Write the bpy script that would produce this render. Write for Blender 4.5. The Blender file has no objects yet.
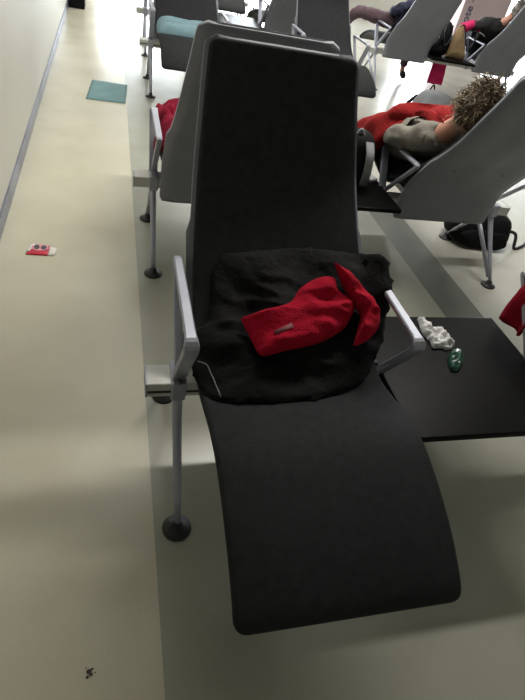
import bpy, bmesh, math, random
from mathutils import Vector, Matrix, noise
random.seed(7)
sc = bpy.context.scene
COL = sc.collection

# ------------------------------------------------------------------ camera
cam_d = bpy.data.cameras.new('camera'); cam = bpy.data.objects.new('camera', cam_d); COL.objects.link(cam)
RW = [[0.9614023867519341, -0.0052896967634, 0.2750953831961],
      [-0.20760545393956, -0.67009285132969, 0.71265387537506],
      [0.18056972681551, -0.74225843862160, -0.64532703651157]]
H = 1.6
cam.matrix_world = Matrix(((RW[0][0], -RW[0][1], -RW[0][2], 0),
                           (RW[1][0], -RW[1][1], -RW[1][2], 0),
                           (RW[2][0], -RW[2][1], -RW[2][2], H), (0, 0, 0, 1)))
cam_d.sensor_fit = 'HORIZONTAL'; cam_d.sensor_width = 36.0
cam_d.lens = 520.06 / 525 * 36.0
cam_d.clip_start = 0.05
sc.camera = cam

# ------------------------------------------------------------------ world, lamps, exposure
w = bpy.data.worlds.new('world'); sc.world = w; w.use_nodes = True
bg = w.node_tree.nodes['Background']
bg.inputs[0].default_value = (0.88, 0.95, 1.0, 1); bg.inputs[1].default_value = 18.0
YW = 13.0
def area(name, loc, sx, sy, power, color, rot=(0, 0, 0), portal=False):
    l = bpy.data.lights.new(name, 'AREA'); l.shape = 'RECTANGLE'; l.size = sx; l.size_y = sy
    l.energy = power; l.color = color
    o = bpy.data.objects.new(name, l); COL.objects.link(o); o.location = loc; o.rotation_euler = rot
    if portal: l.cycles.is_portal = True
    return o
area('window_portal', (7.0, YW + 0.12, 1.15), 16.5, 2.3, 1, (1, 1, 1), (math.radians(-90), 0, 0), True)
area('aisle_fill_light', (0.05, 4.6, 2.74), 0.9, 4.0, 19, (1.0, 0.98, 0.92))  # soft fill added to brighten the aisle floor, no real fitting
area('strip_lamp', (1.75, 2.85, 2.72), 2.3, 0.14, 84, (1.0, 0.97, 0.90))
area('strip_lamp', (2.6, 6.6, 2.72), 3.4, 0.2, 80, (1.0, 0.98, 0.93))
area('strip_lamp', (2.6, 9.5, 2.72), 3.4, 0.2, 120, (1.0, 0.98, 0.93))  # extra light added to brighten the far rows, not a known fitting
sc.view_settings.view_transform = 'Standard'; sc.view_settings.look = 'None'
sc.view_settings.gamma = 1; sc.view_settings.use_curve_mapping = False
sc.view_settings.exposure = 0.0
sc.cycles.use_denoising = True
sc.cycles.max_bounces = 8

# ------------------------------------------------------------------ materials
def srgb(r, g, b):
    f = lambda c: (c / 255 / 12.92) if c / 255 <= 0.04045 else ((c / 255 + 0.055) / 1.055) ** 2.4
    return (f(r), f(g), f(b), 1)
def mat(name, col, rough=0.5, metal=0.0, bump=0.0, bscale=60, mottle=0.0, mscale=8, spec=0.5, sheen=0.0, coat=0.0):
    m = bpy.data.materials.new(name); m.use_nodes = True
    nt = m.node_tree; p = nt.nodes['Principled BSDF']
    p.inputs['Base Color'].default_value = col; p.inputs['Roughness'].default_value = rough
    p.inputs['Metallic'].default_value = metal; p.inputs['Specular IOR Level'].default_value = spec
    p.inputs['Sheen Weight'].default_value = sheen; p.inputs['Coat Weight'].default_value = coat
    tc = nt.nodes.new('ShaderNodeTexCoord')
    if mottle:
        n = nt.nodes.new('ShaderNodeTexNoise'); n.inputs['Scale'].default_value = mscale; n.inputs['Detail'].default_value = 6
        nt.links.new(tc.outputs['Object'], n.inputs['Vector'])
        r = nt.nodes.new('ShaderNodeValToRGB')
        r.color_ramp.elements[0].position = 0.3; r.color_ramp.elements[1].position = 0.7
        r.color_ramp.elements[0].color = tuple(c * (1 - mottle) for c in col[:3]) + (1,)
        r.color_ramp.elements[1].color = tuple(min(1, c * (1 + mottle)) for c in col[:3]) + (1,)
        nt.links.new(n.outputs['Fac'], r.inputs['Fac']); nt.links.new(r.outputs['Color'], p.inputs['Base Color'])
    if bump:
        n = nt.nodes.new('ShaderNodeTexNoise'); n.inputs['Scale'].default_value = bscale; n.inputs['Detail'].default_value = 4
        nt.links.new(tc.outputs['Object'], n.inputs['Vector'])
        b = nt.nodes.new('ShaderNodeBump'); b.inputs['Strength'].default_value = bump; b.inputs['Distance'].default_value = 0.01
        nt.links.new(n.outputs['Fac'], b.inputs['Height']); nt.links.new(b.outputs['Normal'], p.inputs['Normal'])
    return m
M = {}
M['pad'] = mat('charcoal_upholstery', srgb(46, 47, 49), 0.55, spec=0.04, bump=0.25, bscale=260, mottle=0.15, mscale=40)
M['shell'] = mat('grey_moulded_shell', srgb(119, 121, 128), 0.5, bump=0.05, bscale=90, mottle=0.04)
M['alu'] = mat('brushed_aluminium', srgb(164, 166, 178), 0.42, metal=0.4, mottle=0.05, mscale=30)
M['alu_top'] = mat('satin_aluminium_beam', srgb(196, 196, 190), 0.45, metal=0.3)
M['dark'] = mat('black_rubber', srgb(26, 26, 27), 0.55)
M['steel'] = mat('bolt_steel', srgb(90, 90, 95), 0.3, metal=1)
M['laminate'] = mat('black_table_laminate', srgb(15, 15, 15), 0.36, spec=0.06, mottle=0.2, mscale=25)
M['jacket'] = mat('black_jacket_fabric', srgb(12, 12, 13), 0.85, bump=0.5, bscale=45, spec=0.2)
M['lining'] = mat('red_fleece_lining', srgb(168, 14, 42), 0.95, bump=0.5, bscale=140, spec=0.15, mottle=0.12, mscale=30)
M['darkred'] = mat('dark_red_fabric', srgb(140, 22, 38), 0.95, bump=0.5, bscale=120, spec=0.15, mottle=0.2, mscale=20)
M['crimson'] = mat('crimson_fabric', srgb(122, 20, 44), 0.95, bump=0.5, bscale=120, spec=0.15, mottle=0.15, mscale=20)
M['pink'] = mat('pink_fabric', srgb(186, 40, 92), 0.95, bump=0.4, bscale=90, spec=0.15, mottle=0.15)
M['blanket'] = mat('red_blanket', srgb(124, 28, 29), 0.95, bump=0.6, bscale=70, spec=0.15, mottle=0.2, mscale=15)
M['teal'] = mat('pale_teal_cloth', srgb(120, 150, 160), 0.9, bump=0.4, bscale=90, mottle=0.08)
M['teal_mat'] = mat('teal_napkin', srgb(112, 146, 150), 0.9, bump=0.3, bscale=120, mottle=0.06)
M['paper'] = mat('white_paper', srgb(214, 212, 214), 0.8, bump=0.3, bscale=60)
M['green'] = mat('dark_green_foil', srgb(30, 74, 60), 0.3, coat=0.5)
M['skin'] = mat('skin', srgb(196, 142, 122), 0.6, mottle=0.06)
M['hair'] = mat('light_brown_hair', srgb(104, 88, 68), 0.6, bump=0.6, bscale=70, mottle=0.4, mscale=30)
M['hair_blond'] = mat('pale_hair_strands', srgb(140, 124, 100), 0.6)
M['hair_dark'] = mat('ash_brown_hair', srgb(78, 66, 54), 0.6)
M['hair_grey'] = mat('grey_hair', srgb(128, 124, 116), 0.7, mottle=0.4, mscale=40)
M['shirt'] = mat('olive_grey_shirt', srgb(112, 108, 100), 0.9, bump=0.4, bscale=60, mottle=0.1)
M['navy'] = mat('navy_top', srgb(36, 38, 62), 0.9, bump=0.4, bscale=60)
M['brown'] = mat('dusty_brown_trousers', srgb(84, 66, 72), 0.9, bump=0.4, bscale=60)
M['black_cloth'] = mat('black_clothing', srgb(28, 28, 30), 0.9, bump=0.4, bscale=60)
M['jeans'] = mat('dark_trousers', srgb(40, 42, 50), 0.9, bump=0.4, bscale=60)
M['grey_cloth'] = mat('grey_fabric', srgb(120, 122, 126), 0.9, bump=0.4, bscale=60, mottle=0.1)
M['bag'] = mat('black_nylon', srgb(13, 13, 15), 0.8, spec=0.15, bump=0.3, bscale=80)
M['tan'] = mat('tan_suede', srgb(150, 126, 92), 0.85, mottle=0.12)
M['strap'] = mat('grey_webbing', srgb(122, 122, 126), 0.8)
M['red_pack'] = mat('glossy_red_wrapper', srgb(205, 40, 66), 0.35, mottle=0.1, mscale=60)
M['white_pack'] = mat('glossy_white_wrapper', srgb(222, 218, 214), 0.4)
M['grey_print'] = mat('dark_grey_print', srgb(70, 66, 74), 0.4)
M['pink_print'] = mat('pale_pink_print', srgb(226, 150, 165), 0.4)
M['wall'] = mat('cream_wall_paint', srgb(189, 187, 178), 0.5, bump=0.04, bscale=30)
M['ceiling'] = mat('off_white_ceiling', srgb(190, 188, 180), 0.9)
M['skirt'] = mat('dull_metal_skirting', srgb(120, 124, 138), 0.35, metal=0.6, mottle=0.35, mscale=3)
M['sign'] = mat('pink_white_column_panel', srgb(196, 176, 180), 0.4, mottle=0.08, mscale=2)
M['sign_text'] = mat('grey_violet_lettering', srgb(84, 80, 110), 0.5)
M['frame'] = mat('window_frame_grey', srgb(150, 152, 155), 0.5, metal=0.3)
M['scuff'] = mat('dark_scuff', srgb(70, 64, 62), 0.8)
M['logo'] = mat('grey_label', srgb(120, 60, 66), 0.7)
def glass_mat():
    m = bpy.data.materials.new('window_glass'); m.use_nodes = True
    nt = m.node_tree; nt.nodes.clear()
    o = nt.nodes.new('ShaderNodeOutputMaterial'); t = nt.nodes.new('ShaderNodeBsdfTransparent'); g = nt.nodes.new('ShaderNodeBsdfGlossy')
    x = nt.nodes.new('ShaderNodeMixShader'); x.inputs[0].default_value = 0.05; g.inputs['Roughness'].default_value = 0.02
    nt.links.new(t.outputs[0], x.inputs[1]); nt.links.new(g.outputs[0], x.inputs[2]); nt.links.new(x.outputs[0], o.inputs[0])
    return m
M['glass'] = glass_mat()

def floor_mat():
    m = bpy.data.materials.new('striped_vinyl_floor'); m.use_nodes = True
    nt = m.node_tree; p = nt.nodes['Principled BSDF']; L = nt.links
    tc = nt.nodes.new('ShaderNodeTexCoord'); sp = nt.nodes.new('ShaderNodeSeparateXYZ'); L.new(tc.outputs['Object'], sp.inputs[0])
    cur = None
    def step(x, c, prev):
        g = nt.nodes.new('ShaderNodeMath'); g.operation = 'GREATER_THAN'; g.inputs[1].default_value = x; L.new(sp.outputs['X'], g.inputs[0])
        k = nt.nodes.new('ShaderNodeMix'); k.data_type = 'RGBA'; L.new(g.outputs[0], k.inputs[0]); k.inputs[7].default_value = c
        if isinstance(prev, tuple): k.inputs[6].default_value = prev
        else: L.new(prev.outputs[2], k.inputs[6])
        return k
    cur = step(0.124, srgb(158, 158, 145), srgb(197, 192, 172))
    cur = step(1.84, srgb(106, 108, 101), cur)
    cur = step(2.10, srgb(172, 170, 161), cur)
    n = nt.nodes.new('ShaderNodeTexNoise'); n.inputs['Scale'].default_value = 3; n.inputs['Detail'].default_value = 8
    L.new(tc.outputs['Object'], n.inputs['Vector'])
    n2 = nt.nodes.new('ShaderNodeTexNoise'); n2.inputs['Scale'].default_value = 220; n2.inputs['Detail'].default_value = 3
    L.new(tc.outputs['Object'], n2.inputs['Vector'])
    mx = nt.nodes.new('ShaderNodeMix'); mx.data_type = 'RGBA'; mx.blend_type = 'OVERLAY'; mx.inputs[0].default_value = 0.18
    L.new(cur.outputs[2], mx.inputs[6]); L.new(n.outputs['Fac'], mx.inputs[7])
    mx2 = nt.nodes.new('ShaderNodeMix'); mx2.data_type = 'RGBA'; mx2.blend_type = 'OVERLAY'; mx2.inputs[0].default_value = 0.15
    L.new(mx.outputs[2], mx2.inputs[6]); L.new(n2.outputs['Fac'], mx2.inputs[7])
    L.new(mx2.outputs[2], p.inputs['Base Color'])
    r = nt.nodes.new('ShaderNodeMapRange'); r.inputs['To Min'].default_value = 0.20; r.inputs['To Max'].default_value = 0.30
    L.new(n.outputs['Fac'], r.inputs['Value']); L.new(r.outputs[0], p.inputs['Roughness'])
    p.inputs['Specular IOR Level'].default_value = 0.5
    return m
M['floor'] = floor_mat()

# ------------------------------------------------------------------ mesh helpers
def link(name, me, m=None, parent=None, smooth=True):
    o = bpy.data.objects.new(name, me); COL.objects.link(o)
    if m is not None: me.materials.append(m)
    if smooth: me.polygons.foreach_set('use_smooth', [True] * len(me.polygons))
    if parent is not None:
        o.parent = parent; o.matrix_parent_inverse = world_of(parent).inverted()
    return o
def world_of(o):
    m = o.matrix_basis.copy()
    while o.parent is not None:
        m = o.parent.matrix_basis @ o.matrix_parent_inverse @ m if False else (o.matrix_parent_inverse @ m)
        o = o.parent; m = o.matrix_basis @ m
    return m
def pyobj(name, V, F, m, parent=None, smooth=True, recalc=True):
    me = bpy.data.meshes.new(name); me.from_pydata([tuple(v) for v in V], [], F); me.update()
    if recalc:
        bm = bmesh.new(); bm.from_mesh(me); bmesh.ops.recalc_face_normals(bm, faces=bm.faces); bm.to_mesh(me); bm.free()
    return link(name, me, m, parent, smooth)
def empty(name, loc=(0, 0, 0), rz=0.0):
    o = bpy.data.objects.new(name, None); COL.objects.link(o); o.location = loc; o.rotation_euler = (0, 0, rz)
    o.empty_display_size = 0.1
    return o
def tag(o, label, cat, group=None, kind=None):
    o['label'] = label; o['category'] = cat
    if group: o['group'] = group
    if kind: o['kind'] = kind
    return o
def box(name, lo, hi, m, parent=None, bev=0.004, seg=2, smooth=False):
    bm = bmesh.new()
    bmesh.ops.create_cube(bm, size=1)
    for v in bm.verts:
        v.co = Vector([lo[i] + (v.co[i] + 0.5) * (hi[i] - lo[i]) for i in range(3)])
    if bev: bmesh.ops.bevel(bm, geom=bm.edges[:], offset=bev, segments=seg, affect='EDGES', profile=0.5)
    me = bpy.data.meshes.new(name); bm.to_mesh(me); bm.free()
    return link(name, me, m, parent, smooth)
def loft(rings, closed_ring=True, caps=True):
    n = len(rings[0]); V = [p for r in rings for p in r]; F = []
    for i in range(len(rings) - 1):
        for j in range(n if closed_ring else n - 1):
            k = (j + 1) % n
            F.append((i * n + j, i * n + k, (i + 1) * n + k, (i + 1) * n + j))
    if caps and closed_ring:
        F.append(tuple(range(n))); F.append(tuple(range((len(rings) - 1) * n, len(rings) * n)))
    return V, F
def smoothpath(P, n=6):
    P = [Vector(p) for p in P]
    Q = [2 * P[0] - P[1]] + P + [2 * P[-1] - P[-2]]; out = []
    for i in range(1, len(Q) - 2):
        a, b, c, d = Q[i - 1:i + 3]
        for k in range(n):
            t = k / n
            out.append(0.5 * ((2 * b) + (-a + c) * t + (2 * a - 5 * b + 4 * c - d) * t * t + (-a + 3 * b - 3 * c + d) * t ** 3))
    out.append(P[-1]); return out
def tube(name, P, r, m, parent=None, seg=10, sm=0, flat=None):
    """P path; r radius (or list); flat=(w,t,side vector) gives a rounded-rectangle bar instead"""
    if sm: P = smoothpath(P, sm)
    P = [Vector(p) for p in P]; rings = []
    up = Vector((0, 0, 1))
    for i, p in enumerate(P):
        t = (P[min(i + 1, len(P) - 1)] - P[max(i - 1, 0)]).normalized()
        rr = r[i] if isinstance(r, (list, tuple)) else r
        if flat:
            s = Vector(flat[2]).normalized(); nn = t.cross(s).normalized()
            w_, t_ = flat[0], flat[1]
            if isinstance(w_, (list, tuple)): w_ = w_[0] + (w_[1] - w_[0]) * i / (len(P) - 1)
            c = min(w_, t_) * 0.25; pr = []
            for sx, sy in ((1, 1), (-1, 1), (-1, -1), (1, -1)):
                a = (sx * w_ / 2, sy * (t_ / 2 - c)); b = (sx * (w_ / 2 - c), sy * t_ / 2)
                pr += [a, b] if sx * sy > 0 else [b, a]
            rings.append([p + s * x + nn * y for x, y in pr])
        else:
            ref = up if abs(t.z) < 0.95 else Vector((0, 1, 0))
            s = t.cross(ref).normalized(); nn = t.cross(s)
            rings.append([p + (s * math.cos(a) + nn * math.sin(a)) * rr for a in [2 * math.pi * k / seg for k in range(seg)]])
    V, F = loft(rings)
    return pyobj(name, V, F, m, parent, smooth=not flat)
def join_into(name, objs, m=None):
    """merge meshes that form one part"""
    bm = bmesh.new()
    for o in objs: bm.from_mesh(o.data)
    me = bpy.data.meshes.new(name); bm.to_mesh(me); bm.free()
    par = objs[0].parent; mm = objs[0].data.materials[0]; inv = objs[0].matrix_parent_inverse.copy()
    sm = any(p.use_smooth for p in objs[0].data.polygons)
    for o in objs: bpy.data.objects.remove(o)
    o = bpy.data.objects.new(name, me); COL.objects.link(o)
    if not me.materials: me.materials.append(m or mm)
    if par: o.parent = par; o.matrix_parent_inverse = inv
    return o
def lathe(name, prof, m, parent=None, c=(0, 0, 0), seg=24):
    rings = [[Vector((c[0] + r * math.cos(2 * math.pi * k / seg), c[1] + r * math.sin(2 * math.pi * k / seg), c[2] + z)) for k in range(seg)] for r, z in prof]
    V, F = loft(rings); return pyobj(name, V, F, m, parent)
def copy_tree(o, parent=None):
    c = o.copy(); COL.objects.link(c)
    if parent is not None: c.parent = parent
    for ch in [x for x in o.children]: copy_tree(ch, c)
    return c

# ------------------------------------------------------------------ setting
def struct(o): o['kind'] = 'structure'; return o
X0, X1, Y0, Y1, CH = -0.585, 16.0, -3.0, YW, 2.8
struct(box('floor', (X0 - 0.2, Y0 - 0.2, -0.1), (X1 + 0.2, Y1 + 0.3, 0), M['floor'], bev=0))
struct(box('ceiling', (X0 - 0.2, Y0 - 0.2, CH), (X1 + 0.2, Y1 + 0.3, CH + 0.1), M['ceiling'], bev=0))
struct(box('wall_left', (X0 - 0.2, Y0, 0), (X0, Y1, CH), M['wall'], bev=0))
struct(box('wall_back', (X0 - 0.2, Y0 - 0.2, 0), (X1 + 0.2, Y0, CH), M['wall'], bev=0))
struct(box('wall_right', (X1, Y0, 0), (X1 + 0.2, Y1, CH), M['wall'], bev=0))
struct(box('baseboard_left', (X0, Y0, 0), (X0 + 0.012, Y1, 0.088), M['skirt'], bev=0.003))
# far side: glazed wall with piers and mullions
WT = 2.25
struct(box('wall_front', (X0 - 0.2, Y1, WT), (X1 + 0.2, Y1 + 0.2, CH), M['wall'], bev=0))
struct(box('trim_9', (-0.30, Y1, 1.35), (1.75, Y1 + 0.2, WT), M['wall'], bev=0))  # unseen panel added to shorten the first bay's bright floor reflection
piers = [(-0.585, -0.30), (1.75, 2.0), (4.0, 6.6), (15.7, 16.0)]
for i, (a, b) in enumerate(piers):
    struct(box('trim_%d' % (i + 1), (a, Y1, 0), (b, Y1 + 0.2, WT), M['wall'], bev=0))
bays = [(-0.30, 1.75, 2), (2.0, 4.0, 2), (6.6, 15.7, 6)]
for i, (a, b, n) in enumerate(bays):
    wroot = struct(empty('window_%d' % (i + 1), ((a + b) / 2, Y1 + 0.1, 0)))
    fr = []; WT_ = 1.35 if i == 0 else WT
    for k in range(n + 1):
        x = a + (b - a) * k / n; hw = 0.03
        x = min(max(x, a + hw), b - hw)
        fr.append(box('f', (x - hw, Y1 + 0.06, 0), (x + hw, Y1 + 0.14, WT_), M['frame'], wroot, bev=0))
    for z in (0, WT_ - 0.06): fr.append(box('f', (a, Y1 + 0.065, z), (b, Y1 + 0.135, z + 0.06), M['frame'], wroot, bev=0))
    join_into('window_frame', fr)
    box('pane', (a, Y1 + 0.095, 0.05), (b, Y1 + 0.105, WT_ - 0.05), M['glass'], wroot, bev=0)

# ------------------------------------------------------------------ lounge seat
PROF = [(-.795, .395), (-.755, .432), (-.68, .475), (-.60, .508), (-.51, .535), (-.42, .552), (-.32, .548), (-.225, .525), (-.13, .507),
        (-.03, .53), (.11, .60), (.25, .73), (.41, .90), (.51, 1.06), (.57, 1.16), (.62, 1.262)]
def dense(P, n=8):
    return [(v.x, v.y) for v in smoothpath([(a, b, 0) for a, b in P], n)]
CV = dense(PROF); LEN = [0.0]
for i in range(1, len(CV)): LEN.append(LEN[-1] + math.dist(CV[i], CV[i - 1]))
TOT = LEN[-1]
def frame_at(s):
    s = max(0.0, min(TOT, s)); i = 0
    while i < len(LEN) - 2 and LEN[i + 1] < s: i += 1
    u = (s - LEN[i]) / (LEN[i + 1] - LEN[i]); a, b = CV[i], CV[i + 1]
    def tn(k):
        p, q = CV[max(k - 1, 0)], CV[min(k + 1, len(CV) - 1)]; d = math.dist(p, q); return ((q[0] - p[0]) / d, (q[1] - p[1]) / d)
    t0, t1 = tn(i), tn(i + 1); t = (t0[0] * (1 - u) + t1[0] * u, t0[1] * (1 - u) + t1[1] * u)
    l = math.hypot(*t); t = (t[0] / l, t[1] / l)
    return (a[0] * (1 - u) + b[0] * u, a[1] * (1 - u) + b[1] * u), t, (-t[1], t[0])
def halfw(s):
    pts = [(0, .290), (.45, .297), (.8, .302), (1.1, .295), (1.4, .277), (1.81, .249)]
    for (a, x), (b, y) in zip(pts, pts[1:]):
        if s <= b: return x + (y - x) * (s - a) / (b - a)
    return pts[-1][1]
def slab(name, s0, s1, top, th, dw, m, parent, corner=0.03, n=70, edge=0.012):
    """closed slab that follows the seat profile, top face at normal offset top"""
    rings = []
    S = [s0 + (s1 - s0) * (0.5 - 0.5 * math.cos(math.pi * k / n)) for k in range(n + 1)]
    for s in S:
        p, t, nn = frame_at(s)
        d = min(s - s0, s1 - s); hw = halfw(s) + dw
        if d < corner: hw -= corner - math.sqrt(max(0, corner ** 2 - (corner - d) ** 2))
        e = edge; sh = 0
        if d < edge: sh = edge - math.sqrt(max(0, edge ** 2 - (edge - d) ** 2))
        a, b = top - sh, top - th + sh
        if a - b < 2 * 0.001: mid = (a + b) / 2; a, b = mid + 0.001, mid - 0.001
        e = min(e, (a - b) / 2)
        ring = []
        for (x, o) in ((-hw, (a - e)), (-hw + e * .3, a - e * .3), (-hw + e, a), (-hw * .5, a), (0, a), (hw * .5, a), (hw - e, a), (hw - e * .3, a - e * .3), (hw, a - e),
                       (hw, b + e), (hw - e, b), (0, b), (-hw + e, b), (-hw, b + e)):
            ring.append(Vector((x, p[0] + nn[0] * o, p[1] + nn[1] * o)))
        rings.append(ring)
    V, F = loft(rings); return pyobj(name, V, F, m, parent)
def make_seat():
    r = empty('lounge_seat')
    slab('seat_pad', 0.0, TOT, 0.0, 0.034, 0.0, M['pad'], r)
    slab('seat_shell', 0.02, 1.20, -0.035, 0.010, -0.006, M['dark'], r, edge=0.004)
    # back shell: slightly wider rim behind the pad, running down behind the beam as a skirt
    pts = []
    for k in range(30):
        s = TOT + 0.012 - (TOT + 0.012 - 1.27) * k / 29
        p, t, nn = frame_at(s); ex = max(0, s - TOT)
        pts.append((p[0] - nn[0] * .036 + t[0] * ex, p[1] - nn[1] * .036 + t[1] * ex, halfw(min(s, TOT)) + 0.013))
    ly, lz, lw = pts[-1]
    tail = smoothpath([(ly, lz, 0), (.205, .585, 0), (.178, .49, 0), (.165, .36, 0)], 6)[1:]
    pts += [(v.x, v.y, 0.312) for v in tail]
    n = len(pts); rings = []
    tot = [0]
    for i in range(1, n): tot.append(tot[-1] + math.dist(pts[i][:2], pts[i - 1][:2]))
    for i, (y, z, hw) in enumerate(pts):
        a = pts[max(i - 1, 0)]; b = pts[min(i + 1, n - 1)]; l = math.hypot(b[0] - a[0], b[1] - a[1]); t = ((b[0] - a[0]) / l, (b[1] - a[1]) / l)
        nn = (t[1], -t[0])            # faces forward/up
        if nn[1] < 0 and i < n / 2: nn = (-nn[0], -nn[1])
        nn = (-abs(nn[0]), nn[1] if True else 0)
        d = min(tot[i], tot[-1] - tot[i]); c = 0.035 if tot[i] < tot[-1] / 2 else 0.012
        if d < c: hw -= c - math.sqrt(max(0, c * c - (c - d) ** 2))
        th = 0.014; ring = []
        for k in range(-6, 7):
            x = hw * k / 6; lift = 0.012 if abs(k) == 6 else 0
            ring.append(Vector((x, y + nn[0] * lift, z + nn[1] * lift)))
        for k in range(6, -7, -1):
            x = hw * k / 6
            g = 0.006 if k in (2, -2) and 0.15 < tot[i] < tot[-1] - .2 else 0
            q = th * (0.35 if abs(k) == 6 else 1) - g
            ring.append(Vector((x, y - nn[0] * q, z - nn[1] * q)))
        rings.append(ring)
    V, F = loft(rings); pyobj('back_shell', V, F, M['shell'], r)
    for sx in (-.17, .17):
        box('seat_bracket', (sx - .02, -.13, .424), (sx + .02, .13, .462), M['steel'], r, bev=.004)
        for (y, z) in ((.485, .985), (.30, .735)):
            q = Vector((sx * .9, y + 0.006, z - 0.004)); d = Vector((0, .8, -.55)).normalized()
            tube('bolt', [q, q + d * 0.022], .006, M['steel'], r, seg=8)
    return r
def table_unit():
    r = empty('side_table')
    box('table_top', (-.325, -.335, .432), (.325, .27, .456), M['laminate'], r, bev=.004)
    box('table_underframe', (-.28, -.12, .422), (.28, .12, .434), M['dark'], r, bev=.002)
    return r
seat0 = make_seat(); table0 = table_unit()
used = {'s': False, 't': False}
def place(kind, x, y, rz, label, group):
    src = seat0 if kind == 's' else table0
    if not used[kind]: o = src; used[kind] = True
    else: o = copy_tree(src)
    o.location = (x, y, 0); o.rotation_euler = (0, 0, rz)
    tag(o, label, 'lounge seat' if kind == 's' else 'side table', group)
    return o
R1, R2, R3, R4 = 1.19, 2.68, 5.67, 7.15
PI = math.pi
SG = 'reclined waiting lounge seats'; TG = 'black side tables between the seats'
place('s', .54, R1, 0, 'large charcoal padded lounge seat in the foreground carrying a black and red jacket', SG)
place('s', .54, R2, PI, 'grey backed lounge seat directly behind the foreground seat, crimson garment at its side', SG)
place('s', 1.87, R2, PI, 'grey backed lounge seat with the sleeper under a red blanket', SG)
place('s', .69, R3, 0, 'charcoal lounge seat with a pale teal cushion on it', SG)
place('s', 2.11, R3, 0, 'empty charcoal lounge seat in the third row, right of the one with the teal cushion', SG)
place('s', 1.46, 8.92, 0, 'farthest lounge seat, facing the camera beyond the glossy far side table', SG)
place('t', 1.405, R4, PI, 'glossy far side table between the two third row seats, reflecting the window', TG)
place('s', 2.05, R4, PI, 'far grey seat back just left of the empty third row lounge seat', SG)
place('s', 3.65, R4, PI, 'grey backed lounge seat with the navy clad person, upper right', SG)
place('s', 5.0, R4, PI, 'grey backed lounge seat of the grey haired person in the top right corner', SG)
place('t', 1.215, R1, 0, 'black side table right of the foreground seat with crumpled paper on it', TG)
place('t', 1.215, R2, PI, 'black side table with a backpack beside the blanket sleeper', TG)
place('t', 1.40, R3, 0, 'black side table between the two third row seats, mostly hidden by the grey seat back', TG)
place('t', 4.33, R4, PI, 'side table with black and tan bags between the two far right seats', TG)

# ------------------------------------------------------------------ bench frames
def leg(r, x, sy, top=0.40, dx=0.0):
    y0, y1 = 0.0, sy * 0.30
    P = [(x, y0 + sy * .005, top), (x, y0 + sy * .07, .30), (x + dx, y1, 0.035)]
    P = smoothpath(P, 4); rings = []
    n = len(P)
    for i, p in enumerate(P):
        f = i / (n - 1); a = .021 * (1 - f) + .012 * f; b = .026 * (1 - f) + .012 * f
        rings.append([Vector((p.x + a * math.cos(q), p.y + b * math.sin(q), p.z)) for q in [2 * PI * k / 12 for k in range(12)]])
    V, F = loft(rings); l = pyobj('leg', V, F, M['alu'], r)
    d = lathe('foot_disc', [(.047, 0), (.048, .005), (.043, .010), (.020, .014), (.016, .036), (.010, .040)], M['dark'], l, (x + dx, y1, 0))
    d['label'] = 'black rubber foot disc'
    return l
def armrest(r, x):
    # one triangular loop of flat bar: joint, front bend, arm, back bend, joint
    J = Vector((x, -.02, .425)); A = Vector((x, -.185, .70)); B = Vector((x, .255, .70))
    def fil(p, a, b, rad, n=6):
        u = (a - p).normalized(); v = (b - p).normalized(); p0 = p + u * rad; p1 = p + v * rad
        return [p0 * (1 - t) ** 2 + p * 2 * t * (1 - t) + p1 * t * t for t in [k / n for k in range(n + 1)]]
    P = [J + (A - J) * .02] + fil(A, J, B, .045) + fil(B, A, J, .02, 4) + [J + (B - J) * .10]
    rings = []; n = len(P)
    for i, p in enumerate(P):
        t = (P[min(i + 1, n - 1)] - P[max(i - 1, 0)]).normalized(); s = Vector((1, 0, 0)); nn = t.cross(s).normalized()
        f = i / (n - 1); w_ = .044 if i <= 4 else .044 - .016 * min(1, (i - 4) / 4) if i < 9 else .027; t_ = .018
        c = .004; pr = []
        for sx, sy in ((1, 1), (-1, 1), (-1, -1), (1, -1)):
            a = (sx * w_ / 2, sy * (t_ / 2 - c)); b = (sx * (w_ / 2 - c), sy * t_ / 2)
            pr += [a, b] if sx * sy > 0 else [b, a]
        rings.append([p + s * q[0] + nn * q[1] for q in pr])
    V, F = loft(rings); a = pyobj('armrest', V, F, M['alu'], r, smooth=False)
    tube('bolt', [(x, -.047, .44), (x, -.06, .44)], .007, M['steel'], a, seg=10)
    return a
def bench(y, rz, xs, label, stub0=.1, stub1=.1, brace=False, legs=(0, 3)):
    # in local coordinates x is mirrored when the bench is turned round
    r = empty('bench_frame')
    xm = (xs[0] + xs[-1]) / 2; sg = 1 if rz == 0 else -1
    L0, L1 = xs[0] - stub0 - xm, xs[-1] + stub1 - xm
    lo, hi = min(sg * L0, sg * L1), max(sg * L0, sg * L1)
    b = box('beam', (lo, -.045, .365), (hi, .045, .42), M['alu_top'], r, bev=.004)
    g = box('beam_groove', (lo + .002, -.0475, .384), (hi - .002, -.0452, .392), M['dark'], b, bev=0)
    for s in (lo, hi):
        box('end_cap', (s - .003, -.046, .364), (s + .003, .046, .421), M['alu'], b, bev=.001)
    for i, x in enumerate(xs):
        lx = sg * (x - xm)
        box('joint_collar', (lx - .024, -.056, .355), (lx + .024, .056, .43), M['alu'], r, bev=.006)
        armrest(r, lx)
        if i in legs: leg(r, lx, -1); leg(r, lx, 1)
        if brace and i in brace:
            q = 1 if rz == 0 else -1
            tube('brace', [(lx - q * .11, q * -.03, .37), (lx - q * .012, q * -.285 , .055)], 0.014, M['alu'], r, seg=8)
    r.location = (xm, y, 0); r.rotation_euler = (0, 0, rz)
    tag(r, label, 'bench frame', 'aluminium bench frames')
    return r
bench(R1, 0, [.197, .878, 1.545, 2.24], 'aluminium bench frame under the foreground seat, nearest row')
bench(R2, PI, [.205, .878, 1.545, 2.33], 'aluminium bench frame under the row of grey seat backs behind the foreground seat', brace=(3,))
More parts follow.
